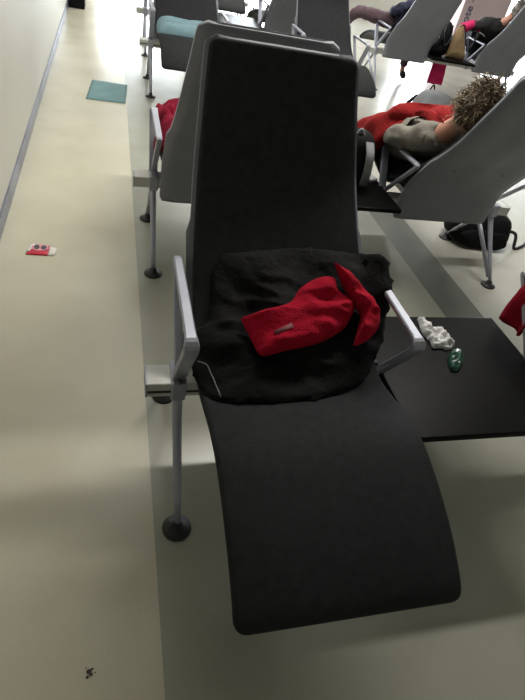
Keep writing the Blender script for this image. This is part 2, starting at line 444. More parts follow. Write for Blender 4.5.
bench(R3, 0, [.35, 1.03, 1.77, 2.455], 'aluminium bench frame of the third row, under the teal cushion seat')
bench(8.92, 0, [1.10, 1.82], 'farthest aluminium bench frame, under the seat beyond the glossy far side table', legs=(0, 1))
bench(R4, PI, [.37, 1.05, 1.73, 2.40], 'aluminium bench frame in the far row behind the teal cushion seat')
bench(R4, PI, [3.30, 3.99, 4.67, 5.35], 'aluminium bench frame of the far right row, black and tan bags above it', brace=(0,))

# ------------------------------------------------------------------ soft things
def fbm(p, sc_=1.0, o=3):
    v = 0; a = 1
    for i in range(o):
        v += a * noise.noise(Vector(p) * sc_ * (2 ** i)); a *= .5
    return v
def seatpt(cx, yc, sg, x, s, h):
    """x across (world), s along profile, h above the pad"""
    p, t, nn = frame_at(s)
    ex = s - TOT if s > TOT else (s if s < 0 else 0)
    return Vector((x, yc + sg * (p[0] + t[0] * ex + nn[0] * h), p[1] + t[1] * ex + nn[1] * h))
def heap(name, outline, pt, thick, m, parent=None, centre=None, nr=16, nb=90, base=0.0, wr=0.15, wsc=9, seed=0, p_=2.2, basef=None, edge=0.25, rough=0.0):
    """closed pillow-like body over a surface: outline in (a,b), pt(a,b,h) -> world"""
    O = smoothpath([(a, b, 0) for a, b in outline] + [(outline[0][0], outline[0][1], 0)], 6)[:-1]
    cum = [0]
    for i in range(1, len(O) + 1): cum.append(cum[-1] + (O[i % len(O)] - O[i - 1]).length)
    B = []
    for k in range(nb):
        d = cum[-1] * k / nb; i = 0
        while cum[i + 1] < d: i += 1
        u = (d - cum[i]) / (cum[i + 1] - cum[i] + 1e-9); B.append(O[i].lerp(O[(i + 1) % len(O)], u))
    c = Vector((centre[0], centre[1], 0)) if centre else sum(B, Vector()) / nb
    V = []; F = []
    def hh(q, r):
        prof = (1 - r ** p_) ** 0.5 if r < 1 else 0
        nz = fbm((q.x * wsc + seed, q.y * wsc, seed * 1.7), 1, 3)
        rg = 1 - abs(fbm((q.x * wsc * .7 + seed * 3, q.y * wsc * 1.1, 5.1), 1, 2)) * 1.6
        t = thick(q.x, q.y) if callable(thick) else thick
        return t * prof * (1 + wr * nz + wr * 1.1 * (rg - .6))
    bf = basef or (lambda a, b: base)
    for r_i in range(nr + 1):
        r = (r_i / nr)
        if r_i == 0: V.append(pt(c.x, c.y, bf(c.x, c.y) + hh(c, 0))); continue
        rr = math.sin(r * PI / 2) ** 0.9 if r < 1 else 1
        for k in range(nb):
            q = c.lerp(B[k], rr)
            if rough and r_i > nr - 3: q = q + Vector((noise.noise(q * 40 + Vector((seed, 0, 0))), noise.noise(q * 40 + Vector((0, seed, 3))), 0)) * rough
            V.append(pt(q.x, q.y, bf(q.x, q.y) + max(hh(q, rr), 0.002) if r_i < nr else bf(q.x, q.y) + .003))
    nt = len(V)
    for k in range(nb): F.append((0, 1 + k, 1 + (k + 1) % nb))
    for r_i in range(1, nr):
        for k in range(nb):
            a = 1 + (r_i - 1) * nb + k; b = 1 + (r_i - 1) * nb + (k + 1) % nb
            F.append((a, a + nb, b + nb, b))
    # underside
    V.append(pt(c.x, c.y, bf(c.x, c.y))); last = 1 + (nr - 1) * nb
    mid = len(V)
    for f in (.5, 1 - 1e-3):
        for k in range(nb):
            q = c.lerp(B[k], f); V.append(pt(q.x, q.y, bf(q.x, q.y)))
    for k in range(nb):
        k2 = (k + 1) % nb
        F.append((mid - 1, mid + k2, mid + k)); F.append((mid + k, mid + k2, mid + nb + k2, mid + nb + k))
        F.append((mid + nb + k, mid + nb + k2, last + k2, last + k))
    return pyobj(name, V, F, m, parent)

# --- the jacket on the foreground seat
def P1(x, s, h): return seatpt(.54, R1, 1, x, s, h)
jk_out = [(0.302, 1.09), (0.347, 1.144), (0.458, 1.165), (0.588, 1.18), (0.748, 1.175), (0.875, 1.150), (0.895, 1.08), (0.90, 0.98), (0.87, 0.856),
          (0.825, 0.779), (0.745, 0.679), (0.605, 0.62), (0.477, 0.602), (0.361, 0.602), (0.275, 0.625), (0.235, 0.70), (0.222, 0.80), (0.236, 0.88), (0.275, 0.917), (0.292, 0.984)]
jk = empty('jacket', P1(.55, .86, 0)); tag(jk, 'black jacket with red lining, bundled up on the charcoal seat in the foreground', 'jacket')
def jth(x, s):
    t = .10 - .05 * abs(s - .84) / .3
    t += .03 * math.sin(x * 22 + s * 9) * .5
    return t
def jbase(x, s):
    k = max(0, min(1, (x - .80) / .07)) * max(0, min(1, (s - .93) / .10))
    return .004 + max(0, (x - .82)) * .4 + .05 * k
body = heap('jacket_body', jk_out, P1, jth, M['jacket'], jk, nr=30, nb=160, wr=.22, wsc=9, seed=3, basef=jbase, rough=.012)
sl_out = [(0.365, 0.885), (0.436, 0.915), (0.523, 0.955), (0.566, 1.02), (0.628, 1.06), (0.682, 1.060), (0.690, 1.015), (0.742, 0.965), (0.735, 0.915), (0.71, 0.87), (0.683, 0.841), (0.601, 0.794),
          (0.489, 0.755), (0.415, 0.723), (0.392, 0.80)]
hb = lambda x, s: .104
heap('lining', sl_out, P1, .05, M['lining'], jk, nr=20, nb=110, wr=.3, wsc=9, seed=8, basef=hb, centre=(.60, .905), p_=4)
fl_out = [(0.682, 1.112), (0.735, 1.078), (0.79, 1.01), (0.826, 0.93), (0.822, 0.865), (0.776, 0.812), (0.714, 0.776), (0.738, 0.843), (0.758, 0.902), (0.738, 0.950), (0.722, 0.995), (0.703, 1.045)]
heap('lining_flap', fl_out, P1, .055, M['lining'], jk, nr=16, nb=100, wr=.3, wsc=12, seed=12, basef=lambda x, s: .108 - max(0, (x - .76)) * .25, centre=(.775, .92), p_=3)
zp = smoothpath([(0.240, 0.775, 0), (0.262, 0.752, 0), (0.273, 0.704, 0), (0.289, 0.622, 0)], 6)
from mathutils.bvhtree import BVHTree
def drop(o_list, p, d, off=0.003):
    """nearest hit of a ray along -d starting away from the meshes"""
    best = None
    for o in o_list:
        bvh = BVHTree.FromPolygons([v.co for v in o.data.vertices], [tuple(f.vertices) for f in o.data.polygons])
        h = bvh.ray_cast(p + d * .5, -d)
        if h[0] is not None and (best is None or h[3] < best[1]): best = (h[0] + d * off, h[3])
    return best[0] if best else p
zz = []
for q in zp:
    p, t, nn = frame_at(q.y); zz.append(drop([body], P1(q.x, q.y, 0), Vector((0, nn[0], nn[1])), .001))
z_ = tube('zip', zz, .0022, M['strap'], jk, seg=6); z_['label'] = 'thin grey zip line'
lb = []
for x, s in ((.448, .815), (.505, .842), (.512, .827), (.455, .800)):
    p, t, nn = frame_at(s); lb.append(drop([o for o in jk.children if o.name.startswith('lining')], P1(x, s, 0), Vector((0, nn[0], nn[1])), .003))
nn = (lb[1] - lb[0]).cross(lb[3] - lb[0]).normalized() * .0015
pyobj('care_tag', lb + [v - nn for v in lb], [(0, 1, 2, 3), (7, 6, 5, 4), (0, 4, 5, 1), (1, 5, 6, 2), (2, 6, 7, 3), (3, 7, 4, 0)], M['logo'], jk)['label'] = 'small greyish tag on the red lining'

def flat(z0): return lambda a, b, h: Vector((a, b, z0 + h))
# --- litter on the near side table
pw = [(1.17, 1.439), (1.177, 1.40), (1.19, 1.383), (1.242, 1.371), (1.249, 1.335), (1.240, 1.305), (1.251, 1.276), (1.21, 1.253), (1.19, 1.265), (1.156, 1.265), (1.159, 1.305), (1.150, 1.352), (1.160, 1.40)]
tag(heap('crumpled_paper', pw, flat(.457), .03, M['paper'], nr=18, nb=110, wr=.5, wsc=34, seed=4, p_=6, centre=(1.20, 1.325)),
    'crumpled white paper on the black table right of the jacket', 'paper')
gw = empty('foil_wrapper', (1.215, 1.195, .457)); tag(gw, 'small dark green wrapper beside the crumpled white paper', 'wrapper')
heap('wrapper_body', [(1.242, 1.250), (1.258, 1.225), (1.240, 1.182), (1.195, 1.140), (1.170, 1.151), (1.183, 1.199), (1.212, 1.237)], flat(.457), .032, M['green'], gw, nr=10, nb=50, wr=.4, wsc=40, seed=2)
heap('wrapper_stripe', [(1.232, 1.236), (1.241, 1.231), (1.222, 1.182), (1.204, 1.160), (1.197, 1.166), (1.212, 1.192)], flat(.480), .008, M['white_pack'], gw, nr=5, nb=24, wr=.1)['label'] = 'pale stripe'

# --- things on the aisle floor
def quad_sheet(name, pts, z, th, m, parent=None, n=14, amp=.004, seed=0):
    a, b, c, d = [Vector((p[0], p[1], 0)) for p in pts]; V = []; F = []
    for side in (1, 0):
        for i in range(n + 1):
            for j in range(n + 1):
                u, v = i / n, j / n; p = a.lerp(b, u).lerp(d.lerp(c, u), v)
                e = min(u, v, 1 - u, 1 - v)
                h = amp * (noise.noise(Vector((p.x * 9 + seed, p.y * 9, seed))) * .5 + .5) * min(1, e * 8)
                V.append(Vector((p.x, p.y, z + h + (th if side else 0))))
    N = (n + 1) ** 2
    for i in range(n):
        for j in range(n):
            q = i * (n + 1) + j; F.append((q, q + 1, q + n + 2, q + n + 1)); F.append((N + q, N + q + n + 1, N + q + n + 2, N + q + 1))
    for i in range(n):
        for q0, q1 in ((i, i + 1), (n * (n + 1) + i, n * (n + 1) + i + 1), (i * (n + 1), (i + 1) * (n + 1)), (i * (n + 1) + n, (i + 1) * (n + 1) + n)):
            F.append((q0, q1, N + q1, N + q0))
    return pyobj(name, V, F, m, parent)
tag(quad_sheet('napkin', [(-.225, 5.085), (.112, 5.08), (.142, 5.63), (-.185, 5.66)], .001, .004, M['teal_mat'], amp=.01), 'square teal cloth lying flat on the bright aisle floor', 'cloth')
pk = empty('snack_packet', (-.36, 2.55, 0)); tag(pk, 'torn red and white snack packet lying on the aisle floor by the wall', 'packet')
quad_sheet('packet_body', [(-.437, 2.515), (-.332, 2.512), (-.325, 2.60), (-.405, 2.61)], .001, .006, M['red_pack'], pk, amp=.008, seed=2)
quad_sheet('torn_corner', [(-.331, 2.510), (-.296, 2.515), (-.289, 2.582), (-.325, 2.592)], .001, .005, M['white_pack'], pk, n=6, amp=.006)['label'] = 'white end'
quad_sheet('white_fold', [(-.436, 2.535), (-.420, 2.535), (-.400, 2.612), (-.418, 2.605)], .006, .005, M['white_pack'], pk, n=4, amp=.003)
def disc(name, c, rx, ry, z, th, m, par):
    rings = [[Vector((c[0] + rx * math.cos(a), c[1] + ry * math.sin(a), zz_)) for a in [2 * PI * k / 20 for k in range(20)]] for zz_ in (z, z + th)]
    V, F = loft(rings); return pyobj(name, V, F, m, par, smooth=False)
disc('printed_panel', (-.372, 2.570), .042, .032, .0125, .002, M['pink_print'], pk)
disc('printed_spot', (-.388, 2.572), .014, .022, .0148, .001, M['grey_print'], pk)
disc('printed_spot', (-.354, 2.570), .014, .020, .0148, .001, M['grey_print'], pk)
sm = []
for i, (x, y, r_) in enumerate([(-.067, .505, .007), (-.062, .497, .005), (-.071, .492, .004), (-.059, .510, .0035), (-.075, .515, .002), (-.052, .500, .002)]):
    sm.append(disc('f', (x, y), r_, r_ * .8, 0.0005, .0012, M['scuff'], None))
tag(join_into('floor_scuff', sm), 'cluster of small dark scuff specks on the aisle floor at the lower left', 'scuff mark')
box_ = empty('waste_bin', (-.45, 8.9, 0)); tag(box_, 'black box against the wall at the far end of the aisle', 'box')
box('bin_body', (-.57, 8.82, 0), (-.36, 9.12, .42), M['bag'], box_, bev=.012); box('bin_lid', (-.575, 8.815, .42), (-.355, 9.125, .45), M['dark'], box_, bev=.01)

# --- teal cushion on the third row seat
def P3(x, s, h): return seatpt(.69, R3, 1, x, s, h)
tag(heap('cushion', [(.40, .62), (.40, .85), (.45, .92), (.69, .93), (.95, .92), (.99, .85), (.985, .62), (.93, .57), (.69, .56), (.45, .57)], P3, .10, M['teal'], nr=16, nb=80, base=.003, wr=.12, seed=5, p_=4),
    'pale teal cushion across the charcoal seat at upper left', 'cushion')

# --- garment beside the seat behind the foreground one
def P2(cx): return lambda x, s, h: seatpt(cx, R2, -1, x, s, h)
g1 = tag(heap('garment', [(.20, .42), (.20, .62), (.205, .80), (.22, .98), (.28, 1.05), (.40, 1.02), (.50, .86), (.50, .60), (.42, .40), (.30, .36)], P2(.54), .17, M['crimson'], nr=18, nb=90, base=.003, wr=.35, wsc=9, seed=6, p_=3),
    'crimson garment heaped beside the grey seat back behind the foreground seat', 'garment')

# --- dark red cloth over the armrest at the right edge
def drape(name, path, w0, w1, th, m, parent=None, seed=0, axis=(0, 1, 0), amp=.02):
    """thick folded cloth following a path, wide along axis"""
    P = smoothpath(path, 8); ax = Vector(axis).normalized(); rings = []; n = len(P)
    for i, p in enumerate(P):
        t = (P[min(i + 1, n - 1)] - P[max(i - 1, 0)]).normalized(); nn = t.cross(ax).normalized(); f = i / (n - 1)
        w_ = w0 + (w1 - w0) * f; ring = []
        K = 22
        for k in range(K):
            a = 2 * PI * k / K; c, s = math.cos(a), math.sin(a)
            u = (abs(c) ** .7) * (1 if c > 0 else -1) * w_ / 2; v = (abs(s) ** .8) * (1 if s > 0 else -1) * th / 2
            fold = amp * math.sin(u * 55 + seed) * f + amp * .6 * noise.noise(Vector((u * 14, f * 4, seed)))
            ring.append(p + ax * (u + amp * .5 * noise.noise(Vector((f * 5, k * .3, seed)))) + nn * (v + fold))
        rings.append(ring)
    V, F = loft(rings); return pyobj(name, V, F, m, parent)
tag(drape('garment', [(1.70, 1.34, .56), (1.64, 1.34, .70), (1.585, 1.345, .725), (1.555, 1.35, .65), (1.545, 1.355, .50)], .17, .14, .035, M['darkred'], seed=3),
    'dark red garment hanging over an armrest at the right edge, above the near side table', 'garment')

# ------------------------------------------------------------------ bags
def backpack(name, c, size, rz, tilt, m, label, strap_m=None, pts=None):
    r = empty(name, c, rz); tag(r, label, 'backpack' if 'backpack' in label else 'bag')
    w_, d_, h_ = size; T = Matrix.Translation(Vector(c)) @ Matrix.Rotation(rz, 4, 'Z') @ Matrix.Rotation(tilt, 4, 'X')
    def rb(nm, ctr, sz, mm, par, k=3.2):
        V = []; F = []; nu, nv = 28, 16; rings = []
        for j in range(nv + 1):
            b = -PI / 2 + PI * j / nv; ring = []
            for i in range(nu):
                a = 2 * PI * i / nu
                pw_ = lambda v, e: (abs(v) ** e) * (1 if v >= 0 else -1)
                x = pw_(math.cos(b), 2 / k) * pw_(math.cos(a), 2 / k); y = pw_(math.cos(b), 2 / k) * pw_(math.sin(a), 2 / k); z = pw_(math.sin(b), 2 / k)
                q = Vector((ctr[0] + x * sz[0] / 2 * (1 - .12 * z), ctr[1] + y * sz[1] / 2 * (1 - .2 * z), ctr[2] + z * sz[2] / 2))
                q += Vector((1, 1, .5)) * 0.012 * noise.noise(q * 14 + Vector(c))
                q.z = max(q.z, 0.001)
                ring.append(T @ q)
            rings.append(ring)
        V, F = loft(rings, caps=False); return pyobj(nm, V, F, mm, par)
    rb('bag_body', (0, 0, h_ / 2), (w_, d_, h_), m, r)
    rb('front_pocket', (0, -d_ * .46, h_ * .32), (w_ * .8, d_ * .3, h_ * .55), m, r)
    sm_ = strap_m or M['strap']
    for sx in (-1, 1):
        P = [T @ Vector(q) for q in ((sx * w_ * .22, d_ * .38, h_ * .88), (sx * w_ * .26, d_ * .62, h_ * .7), (sx * w_ * .30, d_ * .66, h_ * .4), (sx * w_ * .34, d_ * .45, h_ * .12))]
        tube('shoulder_strap', P, .01, sm_, r, sm=5, flat=(.045, .012, tuple((T.to_3x3() @ Vector((1, 0, 0))))))
    tube('top_handle', [T @ Vector(q) for q in ((-w_ * .1, d_ * .2, h_ * .93), (0, d_ * .2, h_ * 1.05), (w_ * .1, d_ * .2, h_ * .93))], .007, sm_, r, sm=5, seg=6)
    return r
b1 = backpack('backpack', (1.30, 2.72, .457), (.24, .20, .30), math.radians(170), 0, M['bag'], 'black backpack with grey straps standing on the side table behind the foreground seat')
tag(quad_sheet('paper_sheet', [(1.47, 2.74), (1.525, 2.76), (1.50, 2.84), (1.44, 2.81)], .457, .02, M['paper'], n=6, amp=.01), 'small white paper on the side table beside the backpack with grey straps', 'paper')
b2 = backpack('backpack', (2.56, 2.98, 0), (.46, .28, .24), math.radians(-8), 0, M['bag'], 'black backpack lying on the floor beneath the sleeper\'s seat', M['dark'])
tube('loose_strap', [(2.76, 2.93, .12), (2.84, 2.90, .10), (2.85, 2.86, .012), (2.95, 2.90, .01), (3.02, 2.95, .01)], .012, M['dark'], b2, sm=5, seg=8)
b3 = backpack('backpack', (2.80, 4.55, 0), (.46, .30, .60), math.radians(20), 0, M['grey_cloth'], 'grey and black backpack standing on the floor beyond the red blanket', M['bag'])

# ------------------------------------------------------------------ people
def skin_fig(name, nodes, edges, m, parent, sub=2, wrinkle=0.0):
    names = list(nodes); me = bpy.data.meshes.new(name)
    me.from_pydata([nodes[n][0] for n in names], [(names.index(a), names.index(b)) for a, b in edges], [])
    o = bpy.data.objects.new(name, me); COL.objects.link(o)
    md = o.modifiers.new('skin', 'SKIN'); md.use_smooth_shade = True
    for i, n in enumerate(names):
        r = nodes[n][1]; r = r if isinstance(r, tuple) else (r, r)
        me.skin_vertices[0].data[i].radius = r
    me.skin_vertices[0].data[0].use_root = True
    s = o.modifiers.new('sub', 'SUBSURF'); s.levels = sub; s.render_levels = sub
    dg = bpy.context.evaluated_depsgraph_get(); ev = o.evaluated_get(dg)
    nm = bpy.data.meshes.new_from_object(ev)
    bpy.data.objects.remove(o)
    nm.materials.clear()
    if wrinkle:
        for v in nm.vertices:
            q = v.co * 9; k = 1 - abs(noise.noise(Vector((q.x * 1.3, q.y, q.z * 2.2)))) * 2.2
            v.co += v.normal * wrinkle * (k * .6 + noise.noise(q * 2.1) * .7)
    return link(name, nm, m, parent)
def chain(*a): return [(a[i], a[i + 1]) for i in range(len(a) - 1)]
def hand(parent, wrist, d, up, m, s=1.0):
    """palm and five bent fingers"""
    d = Vector(d).normalized(); up = Vector(up); side = d.cross(up).normalized(); up = side.cross(d).normalized(); w_ = Vector(wrist)
    nodes = {'w': (w_, .024 * s), 'p': (w_ + d * .05 * s, (.036 * s, .016 * s))}; E_ = [('w', 'p')]
    for i, (o_, l) in enumerate(((-.03, .065), (-.01, .075), (.01, .07), (.028, .055))):
        k = w_ + (d * .09 + side * o_) * s
        nodes['k%d' % i] = (k, .010 * s); nodes['m%d' % i] = (k + (d * l * .5 - up * .008) * s, .0085 * s); nodes['t%d' % i] = (k + (d * l * .85 - up * .03) * s, .007 * s)
        E_ += [('p', 'k%d' % i), ('k%d' % i, 'm%d' % i), ('m%d' % i, 't%d' % i)]
    a = w_ + (d * .03 - side * .035) * s
    nodes['h0'] = (a, .011 * s); nodes['h1'] = (a + (d * .035 - side * .02) * s, .009 * s); E_ += [('p', 'h0'), ('h0', 'h1')]
    return skin_fig('hand', nodes, E_, m, parent, 1)
def head_mesh(c, fwd, up, m, parent, s=1.0):
    fwd = Vector(fwd).normalized(); side = fwd.cross(Vector(up)).normalized(); up = side.cross(fwd).normalized(); c = Vector(c)
    rings = []; nu, nv = 32, 22
    for j in range(nv + 1):
        b = -PI / 2 + PI * j / nv; ring = []
        for i in range(nu):
            a = 2 * PI * i / nu
            x = math.cos(b) * math.cos(a); y = math.cos(b) * math.sin(a); z = math.sin(b)   # x fwd
            jaw = 1 - .25 * max(0, -z)
            px, py, pz = x * .095 * (1 - .1 * max(0, -z)), y * .075 * jaw, z * .118
            if x > 0:
                nose = math.exp(-(y / .13) ** 2 - ((z + .12) / .16) ** 2); px += .022 * nose
                for sy in (-1, 1): px -= .010 * math.exp(-((y - sy * .36) / .16) ** 2 - ((z - .02) / .12) ** 2)
                px += .006 * math.exp(-(y / .3) ** 2 - ((z + .42) / .07) ** 2); px += .008 * math.exp(-(y / .3) ** 2 - ((z + .75) / .15) ** 2)
            for sy in (-1, 1):
                e = math.exp(-((x + .05) / .14) ** 2 - ((z + .05) / .22) ** 2) * (1 if y * sy > .6 else 0); py += sy * .014 * e
            ring.append(c + (fwd * px + side * py + up * pz) * s)
        rings.append(ring)
    V, F = loft(rings, caps=False); return V, F
def hair_tufts(name, c, fwd, up, mats, parent, n=90, length=.10, r0=.085, seed=1, frizz=.03, s=1.0, bias=None, r=.0085, away=None):
    rnd = random.Random(seed); fwd = Vector(fwd).normalized(); side = fwd.cross(Vector(up)).normalized(); up = side.cross(fwd).normalized(); c = Vector(c)
    groups = {k: ([], []) for k in range(len(mats))}
    # cap
    rings = []
    for j in range(13):
        b = -PI / 2 * .25 + (PI / 2 * 1.25) * j / 12; ring = []
        for i in range(24):
            a = 2 * PI * i / 24; x, y, z = math.cos(b) * math.cos(a), math.cos(b) * math.sin(a), math.sin(b)
            if x > .45 and z < .55: x *= .9; y *= .93
            q = Vector((x * .106, y * .09, z * .13)); q += Vector((1, 1, 1)) * .014 * noise.noise(q * 40 + Vector((seed, 0, 0)))
            q = q - Vector((.012, 0, 0))
            ring.append(c + (fwd * q.x + side * q.y + up * q.z) * s)
        rings.append(ring)
    V, F = loft(rings, caps=True); groups[0][0].extend(V); groups[0][1].extend(F)
    for k in range(n):
        a = rnd.uniform(0, 2 * PI); b = rnd.uniform(-.3, 1.4); x, y, z = math.cos(b) * math.cos(a), math.cos(b) * math.sin(a), math.sin(b)
        if x > .5 and z < .5: x = -x
        p = Vector((x * .098, y * .08, z * .122)); dn = Vector((x, y, z)); fl = Vector((rnd.gauss(-.3, .5), rnd.gauss(0, .6), rnd.gauss(-.2, .6)))
        if away is not None and (fwd * x + side * y + up * z).dot(Vector(away)) < -.72: continue
        g = rnd.randrange(len(mats)); P = []
        for t in range(6):
            f = t / 5
            P.append(p + dn * .02 * math.sin(f * 2.2) + fl * length * f + Vector((rnd.gauss(0, 1), rnd.gauss(0, 1), rnd.gauss(0, 1))) * frizz * f * .3)
        if bias: P = [q + Vector(bias) * (t / 5) ** 1.3 for t, q in enumerate(P)]
        P = [c + (fwd * q.x + side * q.y + up * q.z) * s for q in P]
        VV, FF = groups[g]; o_ = len(VV)
        for t in range(6):
            rr = r * (1 - t / 5.5) * s; tt = (P[min(t + 1, 5)] - P[max(t - 1, 0)]).normalized(); q1 = tt.orthogonal().normalized(); q2 = tt.cross(q1)
            for u in range(5): an = 2 * PI * u / 5; VV.append(P[t] + (q1 * math.cos(an) + q2 * math.sin(an)) * rr)
        for t in range(5):
            for u in range(5): FF.append((o_ + t * 5 + u, o_ + t * 5 + (u + 1) % 5, o_ + (t + 1) * 5 + (u + 1) % 5, o_ + (t + 1) * 5 + u))
    me = bpy.data.meshes.new(name); allV = []; allF = []; mi = []
    for k, (VV, FF) in groups.items():
        o_ = len(allV); allV += VV; allF += [tuple(i + o_ for i in f) for f in FF]; mi += [k] * len(FF)
    me.from_pydata([tuple(v) for v in allV], [], allF); me.update()
    o = link(name, me, None, parent)
    for mm in mats: me.materials.append(mm)
    for i, p in enumerate(me.polygons): p.material_index = mi[i]
    return o
def person(label, J, base, top_m, leg_m, hair_mats, head_fwd, head_up, tuft, hands=True, shoes=True, hs=1.0, dx=0.0):
    r = empty('person', (base[0] + dx, base[1], base[2])); tag(r, label, 'person')
    j = {k: Vector(v) + Vector((dx, 0, 0)) for k, v in J.items()}
    # body: one continuous skin surface with the head
    nodes = {'pel': (j['pel'], .08), 'bel': (j['pel'].lerp(j['che'], .5), (.085, .075)), 'che': (j['che'], (.09, .075)), 'nb': (j['nb'], .048), 'neck': (j['head'].lerp(j['nb'], .45), .047), 'hd': (j['head'], .075 * hs)}
    E_ = chain('pel', 'bel', 'che', 'nb', 'neck', 'hd')
    for s in 'lr':
        nodes[s + 'sh'] = (j[s + 'sh'], .04); nodes[s + 'el'] = (j[s + 'el'], .03); nodes[s + 'wr'] = (j[s + 'wr'], .026)
        nodes[s + 'hp'] = (j[s + 'hp'], .065); nodes[s + 'kn'] = (j[s + 'kn'], .048); nodes[s + 'an'] = (j[s + 'an'], .037)
        nodes[s + 'to'] = (j[s + 'to'], .03)
        E_ += [('che', s + 'sh')] + chain(s + 'sh', s + 'el', s + 'wr') + [('pel', s + 'hp')] + chain(s + 'hp', s + 'kn', s + 'an', s + 'to')
    b = skin_fig('body', nodes, E_, M['skin'], r)
    V, F = head_mesh(j['head'], head_fwd, head_up, M['skin'], r, hs)
    hd = pyobj('h', V, F, M['skin'], r)
    join_into('body', [b, hd])
    # clothes, a little wider than the body
    cn = {'bel': (nodes['bel'][0], (.145, .12)), 'pel': (j['pel'], .118), 'che': (j['che'], (.15, .115)), 'nb': (j['nb'].lerp(j['che'], .25), .075)}
    for s in 'lr': cn[s + 'sh'] = (j[s + 'sh'], .068); cn[s + 'el'] = (j[s + 'el'], .056); cn[s + 'wr'] = (j[s + 'wr'].lerp(j[s + 'el'], .12), .036)
    t = skin_fig('top', cn, chain('pel', 'bel', 'che', 'nb') + [('che', 'lsh'), ('che', 'rsh')] + chain('lsh', 'lel', 'lwr') + chain('rsh', 'rel', 'rwr'), top_m, r, 3, .016)
    tn = {'pel': (j['pel'], .115)}
    for s in 'lr': tn[s + 'hp'] = (j[s + 'hp'], .098); tn[s + 'kn'] = (j[s + 'kn'], .07); tn[s + 'an'] = (j[s + 'an'].lerp(j[s + 'kn'], .08), .055)
    skin_fig('trousers', tn, [('pel', 'lhp'), ('pel', 'rhp')] + chain('lhp', 'lkn', 'lan') + chain('rhp', 'rkn', 'ran'), leg_m, r, 3, .012)
    for s in 'lr':
        if hands: hand(r, j[s + 'wr'], j[s + 'wr'] - j[s + 'el'], (0, 0, 1), M['skin'])
        if shoes:
            d = j[s + 'to'] - j[s + 'an']
            skin_fig('shoe', {'a': (j[s + 'an'] + d * .05, .05), 'b': (j[s + 'an'] + d * .6, (.05, .042)), 'c': (j[s + 'to'] + d * .15, (.046, .034))}, chain('a', 'b', 'c'), M['dark'], r)
    hair_tufts('hair', j['head'], head_fwd, head_up, hair_mats, r, s=hs, **tuft)
    return r
# sleeper in the second row (lies on one side, back towards us)
person('sleeping person in a grey shirt, tousled light brown hair, legs under a red blanket',
       dict(pel=(1.69, 2.90, .675), che=(1.64, 2.60, .785), nb=(1.655, 2.45, .895), head=(1.665, 2.32, 1.04),
            lsh=(1.575, 2.53, .815), lel=(1.505, 2.72, .745), lwr=(1.58, 2.89, .70), rsh=(1.80, 2.54, .83), rel=(1.93, 2.74, .78), rwr=(1.88, 2.92, .78),
            lhp=(1.67, 2.93, .67), lkn=(1.70, 3.15, .62), lan=(1.78, 3.40, .56), lto=(1.78, 3.50, .58),
            rhp=(1.82, 2.93, .67), rkn=(1.93, 3.20, .63), ran=(1.94, 3.46, .54), rto=(1.94, 3.57, .60)), (1.8, 2.8, .53),
       M['shirt'], M['jeans'], [M['hair'], M['hair_blond'], M['hair_dark']], (.35, .75, .35), (-.15, -.6, .7), dict(n=1100, length=.048, seed=4, frizz=.016, r=.0042, away=(0, .86, .5)))
person('person in navy top and brown trousers lying in the far seat at upper right',
       dict(pel=(3.50, 7.33, .675), che=(3.50, 7.03, .88), nb=(3.50, 6.88, 1.02), head=(3.50, 6.78, 1.17),
            lsh=(3.33, 7.02, .93), lel=(3.28, 7.22, .83), lwr=(3.40, 7.38, .84), rsh=(3.67, 7.02, .93), rel=(3.74, 7.22, .80), rwr=(3.60, 7.36, .84),
            lhp=(3.42, 7.36, .70), lkn=(2.86, 7.34, .76), lan=(2.74, 7.62, .46), lto=(2.72, 7.72, .42),
            rhp=(3.60, 7.38, .67), rkn=(3.86, 7.60, .62), ran=(3.86, 7.60, .12), rto=(3.88, 7.52, .05)), (3.5, 7.2, .5),
       M['navy'], M['brown'], [M['hair_dark']], (0, .75, .5), (0, -.5, .8), dict(n=60, length=.07, seed=2), dx=.14)
person('grey haired person in black clothes in the far seat in the top right corner',
       dict(pel=(4.78, 7.33, .675), che=(4.76, 7.08, .86), nb=(4.80, 6.98, 1.00), head=(4.90, 6.97, 1.11),
            lsh=(4.56, 7.05, .93), lel=(4.52, 7.25, .82), lwr=(4.62, 7.40, .84), rsh=(4.88, 7.05, .93), rel=(4.98, 7.22, .82), rwr=(4.90, 7.38, .86),
            lhp=(4.70, 7.38, .67), lkn=(4.70, 7.68, .68), lan=(4.70, 7.95, .52), lto=(4.70, 8.06, .56),
            rhp=(4.88, 7.38, .67), rkn=(4.88, 7.68, .68), ran=(4.88, 7.95, .52), rto=(4.88, 8.06, .56)), (4.8, 7.2, .5),
       M['black_cloth'], M['jeans'], [M['hair_grey'], M['hair_dark']], (-.2, .75, .4), (0, -.5, .8), dict(n=260, length=.04, seed=9, frizz=.06, r=.006, away=(0, .86, .5)), dx=.10)

b4 = backpack('backpack', (1.90, 8.35, 0), (.16, .20, .42), 0, 0, M['bag'], 'narrow black bag standing on the bright floor beyond the glossy far side table', M['bag'])
